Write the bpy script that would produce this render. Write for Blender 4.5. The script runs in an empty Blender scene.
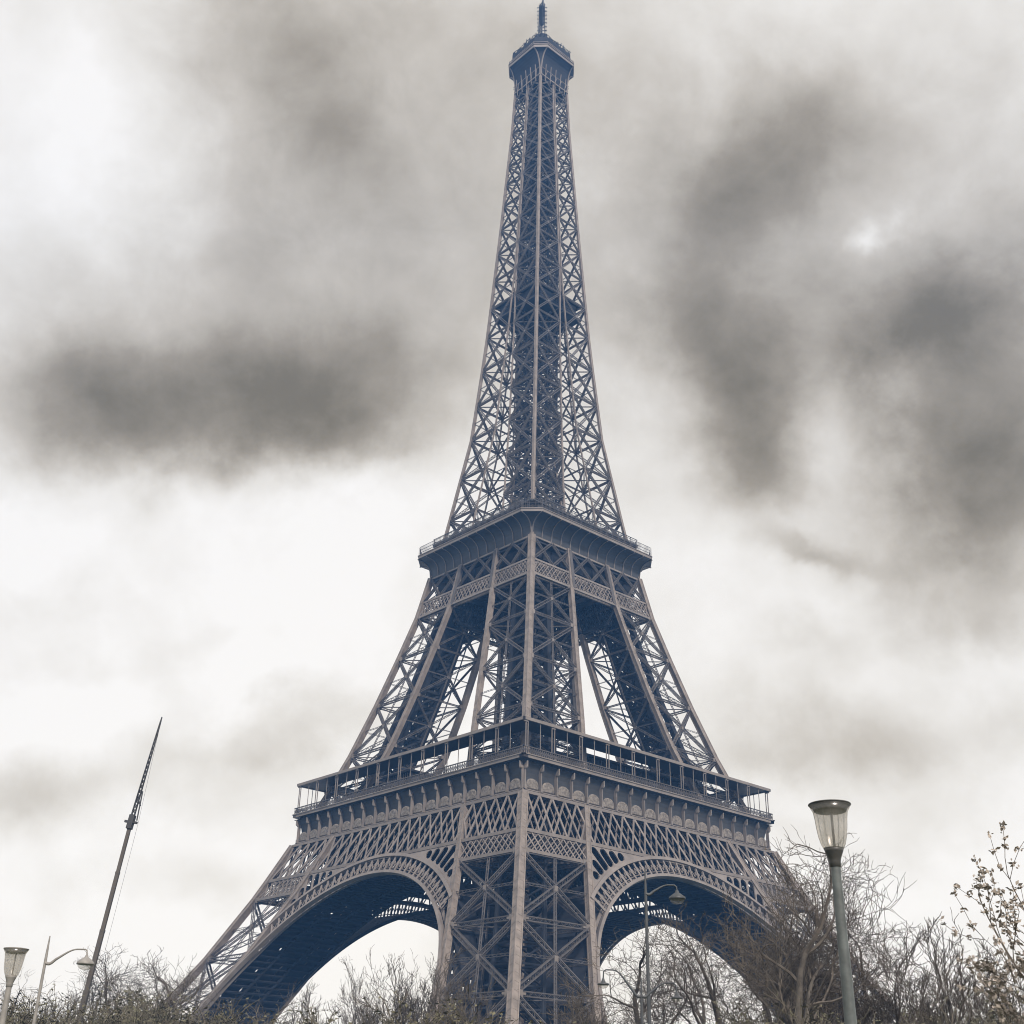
import bpy, math, random
import numpy as np
from mathutils import Matrix, Vector
from math import sin, cos, radians, pi, sqrt
SC = bpy.context.scene
COL = SC.collection

# ------------------------------------------------------------------ camera
CAM_LOC = Vector((-2.2471, -252.0492, 1.7062))
YAW, PITCH, ROLL, FPX, TROT = 0.0129, 0.4671, -0.0232, 1201.95, -0.038
_f = Vector((-sin(YAW)*cos(PITCH), cos(YAW)*cos(PITCH), sin(PITCH)))
_r = Vector((cos(YAW), sin(YAW), 0.0)); _u = _r.cross(_f)
_R = _r*cos(ROLL) - _u*sin(ROLL); _U = _r*sin(ROLL) + _u*cos(ROLL)
cd = bpy.data.cameras.new("camera"); cam = bpy.data.objects.new("camera", cd); COL.objects.link(cam)
cd.sensor_width = 36.0; cd.lens = FPX*36/1024; cd.clip_start = 0.1; cd.clip_end = 5000
cam.matrix_world = Matrix(((_R.x, _U.x, -_f.x, CAM_LOC.x), (_R.y, _U.y, -_f.y, CAM_LOC.y),
                           (_R.z, _U.z, -_f.z, CAM_LOC.z), (0, 0, 0, 1)))
SC.camera = cam
def ray(px, py):
    return (_f + _R*((px-512)/FPX) + _U*((512-py)/FPX))
def at_depth(px, py, dist):
    """world point seen at a pixel, at horizontal distance dist from the camera (used to work out where things stand)"""
    d = ray(px, py); h = sqrt(d.x*d.x + d.y*d.y); return CAM_LOC + d*(dist/h)

# ------------------------------------------------------------------ light
SUN_EL, SUN_AZ = radians(38), radians(160)      # azimuth measured clockwise from +Y
sd = bpy.data.lights.new("sun", 'SUN'); sun = bpy.data.objects.new("sun", sd); COL.objects.link(sun)
sd.energy = 3.6; sd.angle = radians(4); sd.color = (1.0, 0.90, 0.82)
_s = Vector((sin(SUN_AZ)*cos(SUN_EL), cos(SUN_AZ)*cos(SUN_EL), sin(SUN_EL)))
sun.rotation_euler = _s.to_track_quat('Z', 'Y').to_euler()
SC.view_settings.view_transform = 'Standard'; SC.view_settings.look = 'None'
SC.view_settings.exposure = 0.25; SC.view_settings.gamma = 1.0
SC.cycles.volume_bounces = 0; SC.cycles.max_bounces = 5; SC.cycles.diffuse_bounces = 2
SC.cycles.volume_step_rate = 5; SC.cycles.filter_width = 1.05

class G:
    """tiny node-graph helper"""
    def __init__(s, nt): s.nt = nt
    def n(s, t, **kw):
        nd = s.nt.nodes.new(t)
        for k, v in kw.items(): setattr(nd, k, v)
        return nd
    def link(s, a, b): s.nt.links.new(a, b)
    def m(s, op, a, b=None, c=None, clamp=False):
        nd = s.n('ShaderNodeMath', operation=op, use_clamp=clamp)
        for i, v in enumerate((a, b, c)):
            if v is None: continue
            if isinstance(v, (int, float)): nd.inputs[i].default_value = v
            else: s.link(v, nd.inputs[i])
        return nd.outputs[0]
    def v(s, op, a, b=None, scale=None):
        nd = s.n('ShaderNodeVectorMath', operation=op)
        for i, x in enumerate((a, b)):
            if x is None: continue
            if isinstance(x, (tuple, list, Vector)): nd.inputs[i].default_value = tuple(x)
            else: s.link(x, nd.inputs[i])
        if scale is not None: nd.inputs['Scale'].default_value = scale
        return nd
    def noise(s, vec, scale, detail=5, rough=0.55, dist=0.0, out='Fac'):
        nd = s.n('ShaderNodeTexNoise'); nd.inputs['Scale'].default_value = scale
        nd.inputs['Detail'].default_value = detail; nd.inputs['Roughness'].default_value = rough
        nd.inputs['Distortion'].default_value = dist
        if vec is not None: s.link(vec, nd.inputs['Vector'])
        return nd.outputs[out]
    def ramp(s, fac, stops):
        nd = s.n('ShaderNodeValToRGB'); e = nd.color_ramp.elements
        while len(e) < len(stops): e.new(0.5)
        for el, (p, c) in zip(e, stops): el.position = p; el.color = (*c, 1)
        s.link(fac, nd.inputs[0]); return nd.outputs[0]

# ------------------------------------------------------------------ sky
wd = bpy.data.worlds.new("World"); SC.world = wd; wd.use_nodes = True
wd.node_tree.nodes.clear(); g = G(wd.node_tree)
tc = g.n('ShaderNodeTexCoord'); D = tc.outputs['Generated']
sky = g.n('ShaderNodeTexSky', sky_type='NISHITA', sun_disc=False)
sky.sun_elevation = SUN_EL; sky.sun_rotation = SUN_AZ; sky.air_density = 1.2; sky.dust_density = 3
nz = g.noise(D, 2.6, 5, 0.55, 0.0, 'Color')
nz2 = g.v('SUBTRACT', nz, (0.5, 0.5, 0.5)).outputs[0]
nz3 = g.v('SCALE', nz2, None, 0.17).outputs[0]
fine = g.noise(D, 8.0, 6, 0.6, 0.0, 'Color')
fine2 = g.v('SCALE', g.v('SUBTRACT', fine, (0.5, 0.5, 0.5)).outputs[0], None, 0.10).outputs[0]
DW = g.v('ADD', g.v('ADD', D, nz3).outputs[0], fine2).outputs[0]
# cloud banks: (direction given as a picture position, half width, half height, tilt deg, darkness)
BANKS = [(330, 190, 260, 210, 0, .05), (830, 250, 230, 230, 0, .09), (880, 300, 130, 60, 20, .12), (715, 255, 80, 80, 0, .13), (1010, 300, 60, 80, 0, .08), (120, 450, 130, 40, 0, .12), (330, 440, 120, 28, 0, .08), (760, 740, 90, 26, 0, .08), (120, 650, 130, 22, 0, .06), (215, 405, 165, 62, 4, .33), (110, 385, 90, 60, 5, .22), (350, 395, 120, 55, 0, .28), (300, 300, 220, 110, 0, .15), (280, 80, 110, 120, 15, .27),
         (430, 120, 140, 160, 0, .14), (190, 250, 130, 60, 0, .08), (520, 200, 200, 250, 0, .08),
         (745, 165, 90, 70, 10, .26), (820, 170, 220, 150, 0, .16), (700, 330, 70, 60, 0, .22), (930, 320, 55, 45, 0, .30), (1000, 380, 70, 120, 0, .22),
         (765, 390, 55, 70, 0, .30), (762, 475, 55, 55, 0, .32), (975, 430, 65, 80, 0, .26), (1005, 520, 80, 75, 0, .32), (840, 552, 50, 16, 0, .20),
         (880, 735, 150, 40, -5, .22), (835, 645, 55, 22, 0, .13), (1000, 630, 60, 30, 0, .14), (300, 715, 120, 28, 0, .14), (60, 775, 140, 30, 0, .17), (850, 820, 160, 25, 0, .09), (240, 860, 140, 25, 0, .05),
         (60, 600, 90, 30, 0, .07), (270, 640, 60, 20, 0, .04), (930, 690, 80, 25, 0, .05)]
LIGHTS = [(865, 237, 17, 13, 0, .17), (860, 425, 45, 45, 0, .06), (60, 130, 70, 60, 0, .06)]
def bank(x, y, w, h, tilt, amt):
    c = ray(x, y).normalized()
    r = (_R - c*_R.dot(c)).normalized(); u = r.cross(c)*-1
    u = c.cross(r)*-1 if False else r.cross(-c)*-1
    u = (_U - c*_U.dot(c)).normalized()
    a = radians(tilt); r2 = r*cos(a)+u*sin(a); u2 = u*cos(a)-r*sin(a)
    d = g.v('SUBTRACT', DW, tuple(c)).outputs[0]
    k = FPX/max(_f.dot(c), .2)**-1 if False else FPX*_f.dot(c)
    sc = k
    dx = g.m('MULTIPLY', g.v('DOT_PRODUCT', d, tuple(r2)).outputs['Value'], sc/w)
    dy = g.m('MULTIPLY', g.v('DOT_PRODUCT', d, tuple(u2)).outputs['Value'], sc/h)
    rr = g.m('ADD', g.m('MULTIPLY', dx, dx), g.m('MULTIPLY', dy, dy))
    e = g.m('POWER', 2.718, g.m('MULTIPLY', rr, -1.0))
    front = g.m('GREATER_THAN', g.v('DOT_PRODUCT', D, tuple(c)).outputs['Value'], 0.0)
    return g.m('MULTIPLY', g.m('MULTIPLY', e, amt), front)
tot = None
for b in BANKS:
    o = bank(*b); tot = o if tot is None else g.m('ADD', tot, o)
for b in LIGHTS:
    tot = g.m('SUBTRACT', tot, bank(*b))
n1 = g.noise(D, 5.0, 6, 0.5, 0.3)
n2 = g.noise(D, 14.0, 5, 0.6, 0.2)
mod = g.m('ADD', g.m('MULTIPLY', g.m('SUBTRACT', n1, .50), .33), g.m('MULTIPLY', g.m('SUBTRACT', n2, .5), .14))
tot = g.m('ADD', g.m('MULTIPLY', tot, g.m('ADD', 1.0, g.m('MULTIPLY', g.m('SUBTRACT', n2, .5), .5))), mod, clamp=True)
SKYRAMP = [(0.0, (.95, .90, .825)), (0.10, (.80, .742, .645)), (0.25, (.57, .50, .39)), (0.45, (.335, .270, .165)), (0.65, (.185, .134, .04)), (1.0, (.11, .066, .0))]
cl = g.ramp(tot, SKYRAMP)
# below the horizon: dull ground light
sep = g.n('ShaderNodeSeparateXYZ'); g.link(D, sep.inputs[0])
mixn = g.n('ShaderNodeMixRGB'); mixn.blend_type = 'MIX'; mixn.inputs[0].default_value = 0.96
skyb = g.v('SCALE', sky.outputs[0], None, 0.12).outputs[0]
g.link(skyb, mixn.inputs[1]); g.link(cl, mixn.inputs[2])
bg = g.n('ShaderNodeBackground'); bg.inputs[1].default_value = 1.0
g.link(mixn.outputs[0], bg.inputs[0])
wo = g.n('ShaderNodeOutputWorld'); g.link(bg.outputs[0], wo.inputs[0])
wd.cycles.sampling_method = 'MANUAL'; wd.cycles.sample_map_resolution = 512

# ------------------------------------------------------------------ materials
def mat(name, col, rough=0.6, metal=0.0, var=0.15, scale=1.5, col2=None, bump=0.0, trans=0.0, alpha=1.0, spec=0.4, coords='Object'):
    m = bpy.data.materials.new(name); m.use_nodes = True; nt = m.node_tree; nt.nodes.clear(); q = G(nt)
    t = q.n('ShaderNodeTexCoord'); v = t.outputs[coords]
    nf = q.noise(v, scale, 6, 0.62)
    c2 = col2 or tuple(min(1, c*(1+var)) for c in col); c1 = tuple(c*(1-var) for c in col)
    cr = q.ramp(nf, [(0.32, c1), (0.5, col), (0.70, c2)])
    b = q.n('ShaderNodeBsdfPrincipled'); q.link(cr, b.inputs['Base Color'])
    rr = q.m('ADD', rough-0.1, q.m('MULTIPLY', q.noise(v, scale*3, 4), 0.2)); q.link(rr, b.inputs['Roughness'])
    b.inputs['Metallic'].default_value = metal; b.inputs['Specular IOR Level'].default_value = spec
    if trans: b.inputs['Transmission Weight'].default_value = trans
    b.inputs['Alpha'].default_value = alpha
    if bump:
        bn = q.n('ShaderNodeBump'); bn.inputs['Strength'].default_value = bump; bn.inputs['Distance'].default_value = 0.05
        q.link(q.noise(v, scale*6, 5), bn.inputs['Height']); q.link(bn.outputs[0], b.inputs['Normal'])
    o = q.n('ShaderNodeOutputMaterial'); q.link(b.outputs[0], o.inputs[0]); return m
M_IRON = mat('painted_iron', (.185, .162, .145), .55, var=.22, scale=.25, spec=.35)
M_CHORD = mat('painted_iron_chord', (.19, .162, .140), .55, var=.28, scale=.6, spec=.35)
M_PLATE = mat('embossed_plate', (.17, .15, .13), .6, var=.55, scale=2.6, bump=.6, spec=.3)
M_BRACE = mat('painted_iron_shaded', (.085, .078, .075), .6, var=.3, scale=.4, spec=.35)  # same iron as the chords, darkened to give the bracing a shaded look
M_DARK = mat('deep_shade_iron', (.024, .027, .034), .7, var=.25, scale=.3, spec=.2)  # iron near black: shade inside and under the tower put into the colour
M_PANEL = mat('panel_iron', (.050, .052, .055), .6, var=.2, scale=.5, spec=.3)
M_GLASS = mat('dark_glass', (.02, .024, .03), .15, var=.1, spec=.5)
M_LAMP = mat('lamp_green_paint', (.078, .090, .090), .5, var=.42, scale=2.6, spec=.4)
M_LAMPDK = mat('lamp_cap_metal', (.045, .045, .042), .45, var=.25, scale=4, spec=.4)
M_PALE = mat('haze_paled_lamp', (.22, .21, .195), .5, var=.2, scale=3)  # distance haze put into the colour of the two far left lamps
M_STEEL = mat('street_lamp_steel', (.05, .055, .06), .5, var=.2, scale=3)
M_BARK = mat('bark', (.078, .070, .060), .85, var=.35, scale=3, bump=.4, spec=.15)
M_TWIG = mat('twig', (.095, .083, .070), .85, var=.35, scale=2, spec=.1)
M_BUSH = mat('bush_twig', (.105, .095, .072), .85, var=.3, scale=1, spec=.1)
M_BUD = mat('spring_bud', (.12, .115, .075), .8, var=.4, scale=1.5, spec=.1)
M_LEAF = mat('young_leaf', (.27, .24, .21), .7, var=.45, scale=4, spec=.15)
M_CRANE = mat('crane_paint', (.075, .065, .055), .5, var=.2, scale=.5)
M_CRANEDK = mat('crane_dark', (.04, .04, .042), .5, var=.2, scale=.8)
M_RUB = mat('rubber', (.02, .02, .02), .8, var=.1)
M_GRASS = mat('lawn', (.05, .065, .03), .9, var=.4, scale=.2, spec=.1, coords='Object')
M_PATH = mat('gravel_path', (.30, .27, .23), .95, var=.2, scale=2, bump=.3, spec=.1)
def glass_mat(name):
    m = bpy.data.materials.new(name); m.use_nodes = True; nt = m.node_tree; nt.nodes.clear(); q = G(nt)
    tcn = q.n('ShaderNodeTexCoord')
    tr = q.n('ShaderNodeBsdfTransparent'); tr.inputs[0].default_value = (.965, .95, .93, 1)
    tl = q.n('ShaderNodeBsdfTranslucent'); tl.inputs[0].default_value = (.92, .89, .85, 1)
    df = q.n('ShaderNodeBsdfGlossy'); df.inputs[0].default_value = (.8, .8, .8, 1); df.inputs['Roughness'].default_value = .25
    a = q.n('ShaderNodeMixShader'); q.link(q.m('ADD', .10, q.m('MULTIPLY', q.noise(tcn.outputs['Object'], 5, 3), .2)), a.inputs[0])
    q.link(tr.outputs[0], a.inputs[1]); q.link(tl.outputs[0], a.inputs[2])
    b = q.n('ShaderNodeMixShader'); b.inputs[0].default_value = .08
    q.link(a.outputs[0], b.inputs[1]); q.link(df.outputs[0], b.inputs[2])
    o = q.n('ShaderNodeOutputMaterial'); q.link(b.outputs[0], o.inputs[0]); return m
M_BOWL = glass_mat('clouded_lamp_glass')

# ------------------------------------------------------------------ mesh helpers
def new_obj(name, me, parent=None, m=None):
    o = bpy.data.objects.new(name, me); COL.objects.link(o)
    if parent is not None: o.parent = parent
    if m is not None and me is not None: me.materials.append(m)
    return o
def tag(o, label=None, cat=None, group=None, kind=None):
    for k, v in (('label', label), ('category', cat), ('group', group), ('kind', kind)):
        if v: o[k] = v
    return o
def empty(name, loc=(0, 0, 0), rz=0.0, parent=None):
    o = bpy.data.objects.new(name, None); COL.objects.link(o); o.location = loc; o.rotation_euler[2] = rz
    if parent is not None: o.parent = parent
    return o
def mesh_np(name, V, F4, smooth=False):
    me = bpy.data.meshes.new(name); V = np.asarray(V, np.float32); F4 = np.asarray(F4, np.int32)
    nv, nf, k = len(V), len(F4), F4.shape[1]
    me.vertices.add(nv); me.vertices.foreach_set('co', V.ravel())
    me.loops.add(nf*k); me.loops.foreach_set('vertex_index', F4.ravel())
    me.polygons.add(nf); me.polygons.foreach_set('loop_start', np.arange(0, nf*k, k, dtype=np.int32))
    me.polygons.foreach_set('loop_total', np.full(nf, k, np.int32))
    me.polygons.foreach_set('use_smooth', np.full(nf, bool(smooth)))
    me.update(calc_edges=True); me.validate(); return me
class Beams:
    """collects rectangular bars; all of them become ONE mesh"""
    def __init__(s): s.p = []; s.q = []; s.w = []; s.h = []; s.n = []
    def add(s, p, q, w, h=None, n=(0, 0, 1)):
        s.p.append(tuple(p)); s.q.append(tuple(q)); s.w.append(w); s.h.append(h or w); s.n.append(tuple(n)); return s
    def box(s, c, sx, sy, sz, ux=(1, 0, 0), n=(0, 0, 1)):
        c = Vector(c); ux = Vector(ux).normalized(); return s.add(c-ux*sx/2, c+ux*sx/2, sy, sz, n)
    def girder(s, p, q, width, n, rail=.16, lace=.08, depth=0.0, pitch=None):
        """laced girder: two rails and a zigzag, in the plane perpendicular to n"""
        p = Vector(p); q = Vector(q); n = Vector(n).normalized(); d = (q-p); L = d.length
        if L < .3: return
        d /= L; e = d.cross(n).normalized()*(width/2); pitch = pitch or width*1.1
        k = max(2, int(L/pitch)); layers = (0,) if not depth else (-depth/2, depth/2)
        for o in layers:
            off = n*o
            s.add(p+e+off, q+e+off, rail, rail, n); s.add(p-e+off, q-e+off, rail, rail, n)
            for i in range(k):
                a = p+d*(L*i/k)+off; b = p+d*(L*(i+1)/k)+off; sg = 1 if i % 2 else -1
                s.add(a+e*sg, b-e*sg, lace, lace*.6, n)
    def mesh(s, name):
        P = np.array(s.p, float); Q = np.array(s.q, float); W = np.array(s.w)[:, None]/2; Hh = np.array(s.h)[:, None]/2; N = np.array(s.n, float)
        d = Q-P; L = np.linalg.norm(d, axis=1, keepdims=True); d /= np.maximum(L, 1e-9)
        a = np.cross(d, N); la = np.linalg.norm(a, axis=1, keepdims=True); bad = la[:, 0] < 1e-3
        if bad.any():
            a[bad] = np.cross(d[bad], np.array([1., 0, 0])); la = np.linalg.norm(a, axis=1, keepdims=True)
        a /= la; b = np.cross(a, d)
        A = a*W; Bv = b*Hh
        V = np.stack([P-A-Bv, P+A-Bv, P+A+Bv, P-A+Bv, Q-A-Bv, Q+A-Bv, Q+A+Bv, Q-A+Bv], 1).reshape(-1, 3)
        f = np.array([[0, 1, 2, 3], [7, 6, 5, 4], [0, 4, 5, 1], [1, 5, 6, 2], [2, 6, 7, 3], [3, 7, 4, 0]])
        F = (f[None]+8*np.arange(len(P))[:, None, None]).reshape(-1, 4)
        return mesh_np(name, V, F)
    def obj(s, name, m, parent=None): return new_obj(name, s.mesh(name), parent, m)
def lathe(name, prof, m, parent=None, seg=32, loc=(0, 0, 0), smooth=True):
    V = []; F = []
    for r, z in prof:
        for i in range(seg):
            a = 2*pi*i/seg; V.append((r*cos(a)+loc[0], r*sin(a)+loc[1], z+loc[2]))
    for j in range(len(prof)-1):
        for i in range(seg):
            F.append((j*seg+i, j*seg+(i+1) % seg, (j+1)*seg+(i+1) % seg, (j+1)*seg+i))
    return new_obj(name, mesh_np(name, V, F, smooth), parent, m)
def tube_arrays(pts, rads, seg=6):
    V = []; F = []; n = len(pts); prev = None
    for i, p in enumerate(pts):
        p = Vector(p); t = (Vector(pts[min(i+1, n-1)])-Vector(pts[max(i-1, 0)])).normalized()
        a = t.cross(Vector((0, 0, 1))) if prev is None else prev - t*prev.dot(t)
        if a.length < 1e-4: a = t.cross(Vector((1, 0, 0)))
        a.normalize(); prev = a; b = t.cross(a)
        for k in range(seg):
            th = 2*pi*k/seg; V.append(tuple(p+(a*cos(th)+b*sin(th))*rads[i]))
    for i in range(n-1):
        for k in range(seg): F.append((i*seg+k, i*seg+(k+1) % seg, (i+1)*seg+(k+1) % seg, (i+1)*seg+k))
    return V, F
def tube(name, pts, rads, m, parent=None, seg=8, smooth=True):
    if isinstance(rads, (int, float)): rads = [rads]*len(pts)
    V, F = tube_arrays(pts, rads, seg); return new_obj(name, mesh_np(name, V, F, smooth), parent, m)
def sheet(name, quads, m, parent=None, smooth=False):
    V = [v for qd in quads for v in qd]; F = [(4*i, 4*i+1, 4*i+2, 4*i+3) for i in range(len(quads))]
    return new_obj(name, mesh_np(name, V, F, smooth), parent, m)
def extrude2d(name, outline, holes, thick, xf, m, parent=None, offset=0.0):
    """flat outline with real holes, thickened, then mapped through xf(u, v, w)"""
    cu = bpy.data.curves.new(name, 'CURVE'); cu.dimensions = '2D'; cu.fill_mode = 'BOTH'; cu.extrude = thick/2
    for poly in [outline]+holes:
        sp = cu.splines.new('POLY'); sp.points.add(len(poly)-1); sp.use_cyclic_u = True
        for pt, (x, y) in zip(sp.points, poly): pt.co = (x, y, 0, 1)
    tmp = bpy.data.objects.new('tmp', cu); COL.objects.link(tmp)
    dg = bpy.context.evaluated_depsgraph_get(); dg.update()
    me = bpy.data.meshes.new_from_object(tmp.evaluated_get(dg)); me.name = name
    bpy.data.objects.remove(tmp); bpy.data.curves.remove(cu)
    for v in me.vertices: v.co = xf(v.co.x, v.co.y, v.co.z+offset)
    for p_ in me.polygons: p_.use_smooth = False
    me.materials.clear(); me.update(); return new_obj(name, me, parent, m)

# ------------------------------------------------------------------ tower
rnd = random.Random(7)
_Z = [-2, 28.5, 41, 51.7, 57.6, 67.5, 85, 102, 112, 118, 123.7, 148.2, 175, 212, 248.6, 263.7, 300]
_H = [63.6, 45.6, 39.2, 34.6, 32, 28.2, 22.9, 18.5, 16.7, 15.4, 14.55, 11.13, 9.2, 7.25, 5.53, 5.1, 5]
def H(z): return float(np.interp(z, _Z, _H))
def W(z): return float(np.interp(z, [0, 25, 51, 67, 102, 109, 125, 147, 175, 190], [17, 15.9, 15, 14.5, 11.6, 11, 9.5, 8.7, 8, 7.9])) if z < 192 else 99
def I(z): return max(H(z)-W(z), 0.3)
def dup4(parts, parent):
    """three more copies of each part (and its sub-parts) turned by 90 degrees"""
    for o in parts:
        kids = [c for c in bpy.data.objects if c.parent == o]
        for k in (1, 2, 3):
            c = o.copy(); COL.objects.link(c); c.parent = parent; c.rotation_euler[2] = k*pi/2
            for ch in kids:
                d = ch.copy(); COL.objects.link(d); d.parent = c
tower = empty('iron_tower', (0, 0, 0), pi/4+TROT)
tag(tower, 'tall wrought iron lattice tower with three platforms and arches between its four legs', 'tower')

def ridges(z):
    h, i = H(z), I(z)
    return [Vector((-h, -h, z)), Vector((-i, -h, z)), Vector((-i, -i, z)), Vector((-h, -i, z))]
def pier(name, zs, a_out, a_in, gw, rail, lace, gus, sub=True, skip_top=False, center=True, pitch=1.1, bare=()):
    chs = [Beams() for _ in range(4)]; br = Beams(); gp = Beams()
    NORM = [Vector((0, -1, 0)), Vector((1, 0, 0)), Vector((0, 1, 0)), Vector((-1, 0, 0))]
    for j in range(len(zs)-1):
        z0, z1 = zs[j], zs[j+1]; A, B = ridges(z0), ridges(z1)
        m_ = (z0+z1)/2; MM = ridges(m_)
        wd_ = (A[0]-A[1]).length
        for k in range(4):
            sz = a_out if k != 2 else a_in
            if k in (1, 3): sz = a_out*(.86 if a_out > .9 else .5)
            chs[k].add(A[k], B[k]+(B[k]-A[k]).normalized()*.05, sz, sz, (1, 0, 0))
            dd_ = (B[k]-A[k]).normalized(); a1 = dd_.cross(Vector((1, 0, 0))).normalized(); b1 = a1.cross(dd_)
            for sa, sb_ in ((-1, -1), (1, -1), (1, 1), (-1, 1)):
                o_ = a1*(sa*sz*.47)+b1*(sb_*sz*.47); chs[k].add(A[k]+o_, B[k]+o_, sz*.2, sz*.2, (1, 0, 0))
            nb_ = max(2, int((B[k]-A[k]).length/1.6))
            for i_ in range(nb_):
                p_ = A[k].lerp(B[k], i_/nb_); chs[k].add(p_, p_+dd_*.16, sz*1.07, sz*1.07, (1, 0, 0))
        for k in range(4):
            k2 = (k+1) % 4; n = NORM[k]; w = gw*min(1, wd_/9)
            inn = 1 if k in (1, 2) else 0
            ins = n*(-.0)
            if not inn and j in bare: continue
            w = w*(.62 if inn else 1); rl_ = rail*(.8 if inn else 1)
            br.girder(A[k], B[k2], w, n, rl_, lace, w*.5, w*pitch); br.girder(A[k2], B[k], w, n, rl_, lace, w*.5, w*pitch)
            br.girder(B[k], B[k2], w*.8, n, rl_, lace, w*.5, w*pitch)
            br.girder(MM[k], MM[k2], w*.45, n, rail*.55, lace, 0, w*pitch)
            if center and wd_ > 6:
                br.girder((A[k]+A[k2])/2, (B[k]+B[k2])/2, w*.7, n, rail*.9, lace, 0, w*pitch)
            # gusset plates at the nodes
            if gus and j < len(zs)-2:
                u = (B[k2]-B[k]).normalized()
                for P_, s_ in ((B[k], 1), (B[k2], -1)):
                    gp.add(P_+u*s_*sz*.3+n*.03, P_+u*s_*(sz*.5+gus), gus*1.1, sz*.8, n)
                    if gus > .8:
                        gp.add(P_+u*s_*sz*.3+n*.03, P_+u*s_*(sz*.5+gus*1.7), gus*.35, sz*.7, n)
                c_ = (A[k]+A[k2]+B[k]+B[k2])/4
                gp.add(c_-u*gus*.45, c_+u*gus*.45, gus*.9, w*.75, n)
        # horizontal diaphragm
        br.girder(B[0], B[2], gw*.6, (0, 0, 1), rail*.8, lace, 0); br.girder(B[1], B[3], gw*.6, (0, 0, 1), rail*.8, lace, 0)
    o = empty(name, (0, 0, 0), 0, tower)
    for ch in chs: ch.obj('chord', M_CHORD, o)
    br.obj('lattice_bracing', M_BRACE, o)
    if gus: gp.obj('gusset_plate', M_IRON, o)
    return o
low = pier('lower_pier', [-1, 5.5, 17.2, 28.6, 40.1, 43.9, 51.0], 1.15, 1.1, .78, .14, .07, .9, bare=(4, 5))
mid = pier('middle_pier', [56.5, 62.5, 70.0, 81.2, 92.0, 101.9, 105.5, 111.7], 1.0, 1.0, .55, .12, .065, .7, bare=(5, 6))
upz = [112, 119.8, 126.4, 137.3, 148.1, 157.8, 168.0, 178.2, 187.2, 196.0, 204.7, 213.1, 221.2, 228.7, 235.1, 241.2, 247.3, 252.9, 258.4, 263.4]
upp = pier('upper_pier', upz, .56, .4, .5, .13, .075, .45, center=False)
dup4([low, mid, upp], tower)

# lift rails and stairs inside the legs
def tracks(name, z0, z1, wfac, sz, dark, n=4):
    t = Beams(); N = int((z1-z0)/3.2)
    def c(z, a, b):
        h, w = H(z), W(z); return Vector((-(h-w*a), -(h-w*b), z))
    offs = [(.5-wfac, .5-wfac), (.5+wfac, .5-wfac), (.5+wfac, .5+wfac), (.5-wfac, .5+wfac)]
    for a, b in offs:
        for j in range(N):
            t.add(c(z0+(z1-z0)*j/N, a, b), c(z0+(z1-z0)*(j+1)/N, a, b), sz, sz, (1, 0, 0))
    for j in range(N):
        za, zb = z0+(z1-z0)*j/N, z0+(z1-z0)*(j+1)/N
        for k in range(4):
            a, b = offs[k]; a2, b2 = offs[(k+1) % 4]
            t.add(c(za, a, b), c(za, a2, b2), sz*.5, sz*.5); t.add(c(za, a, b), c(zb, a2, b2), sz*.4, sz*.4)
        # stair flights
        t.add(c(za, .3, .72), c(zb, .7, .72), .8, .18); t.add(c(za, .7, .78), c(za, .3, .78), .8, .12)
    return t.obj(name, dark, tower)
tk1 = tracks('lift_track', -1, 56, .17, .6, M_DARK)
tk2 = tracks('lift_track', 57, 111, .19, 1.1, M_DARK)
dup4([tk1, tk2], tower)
# central lift shaft of the upper column
sh = Beams()
zz = 116.0
while zz < 262:
    s_ = min(3.4, H(zz)*.48)
    cs = [Vector((a*s_, b*s_, zz)) for a, b in ((-1, -1), (1, -1), (1, 1), (-1, 1))]
    for k in range(4):
        c0, c1 = cs[k], cs[(k+1) % 4]; up_ = Vector((0, 0, 3.0))
        sh.add(c0, c0+up_, .42, .42, (1, 0, 0)); sh.add(c0, c1, .25, .25); sh.add(c0, c1+up_, .16, .16); sh.add(c1, c0+up_, .16, .16)
        mm = (c0+c1)/2; sh.add(mm, mm+up_, .5, .5, (1, 0, 0)); sh.add(c0+up_*.5, c1+up_*.5, .14, .14); sh.add(c0, mm+up_, .12, .12); sh.add(c1, mm+up_, .12, .12)
    # spiral stair flight
    sh.add(cs[0]*.6+Vector((0, 0, .4*zz)), cs[2]*.6+Vector((0, 0, .4*zz+2.6)), .7, .15)
    zz += 3.0
sh.obj('lift_shaft', M_DARK, tower)
# platform part way up the column
ip = Beams(); hh = H(184)-.9
ip.box((0, 0, 183.6), 2*hh, 2*hh, .5); ip.box((0, 0, 187.6), 2*hh, 2*hh, .4)
for k in range(4):
    R = Matrix.Rotation(k*pi/2, 3, 'Z')
    ip.add(R @ Vector((-hh*.8, -hh+.6, 185.6)), R @ Vector((hh*.8, -hh+.6, 185.6)), .3, 3.4)
    ip.add(R @ Vector((-hh, -hh, 184.9)), R @ Vector((hh, -hh, 184.9)), .12, .1)
ip.obj('intermediate_platform', M_DARK, tower)
# masonry footings
for k in range(4):
    R = Matrix.Rotation(k*pi/2, 3, 'Z'); c = R @ Vector((-54, -54, 0)); f_ = Beams()
    f_.box(c+Vector((0, 0, 1.2)), 25, 25, 2.6); f_.box(c+Vector((0, 0, 3.0)), 21, 21, 1.2)
    f_.obj('stone_footing', M_PATH, tower)

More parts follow.
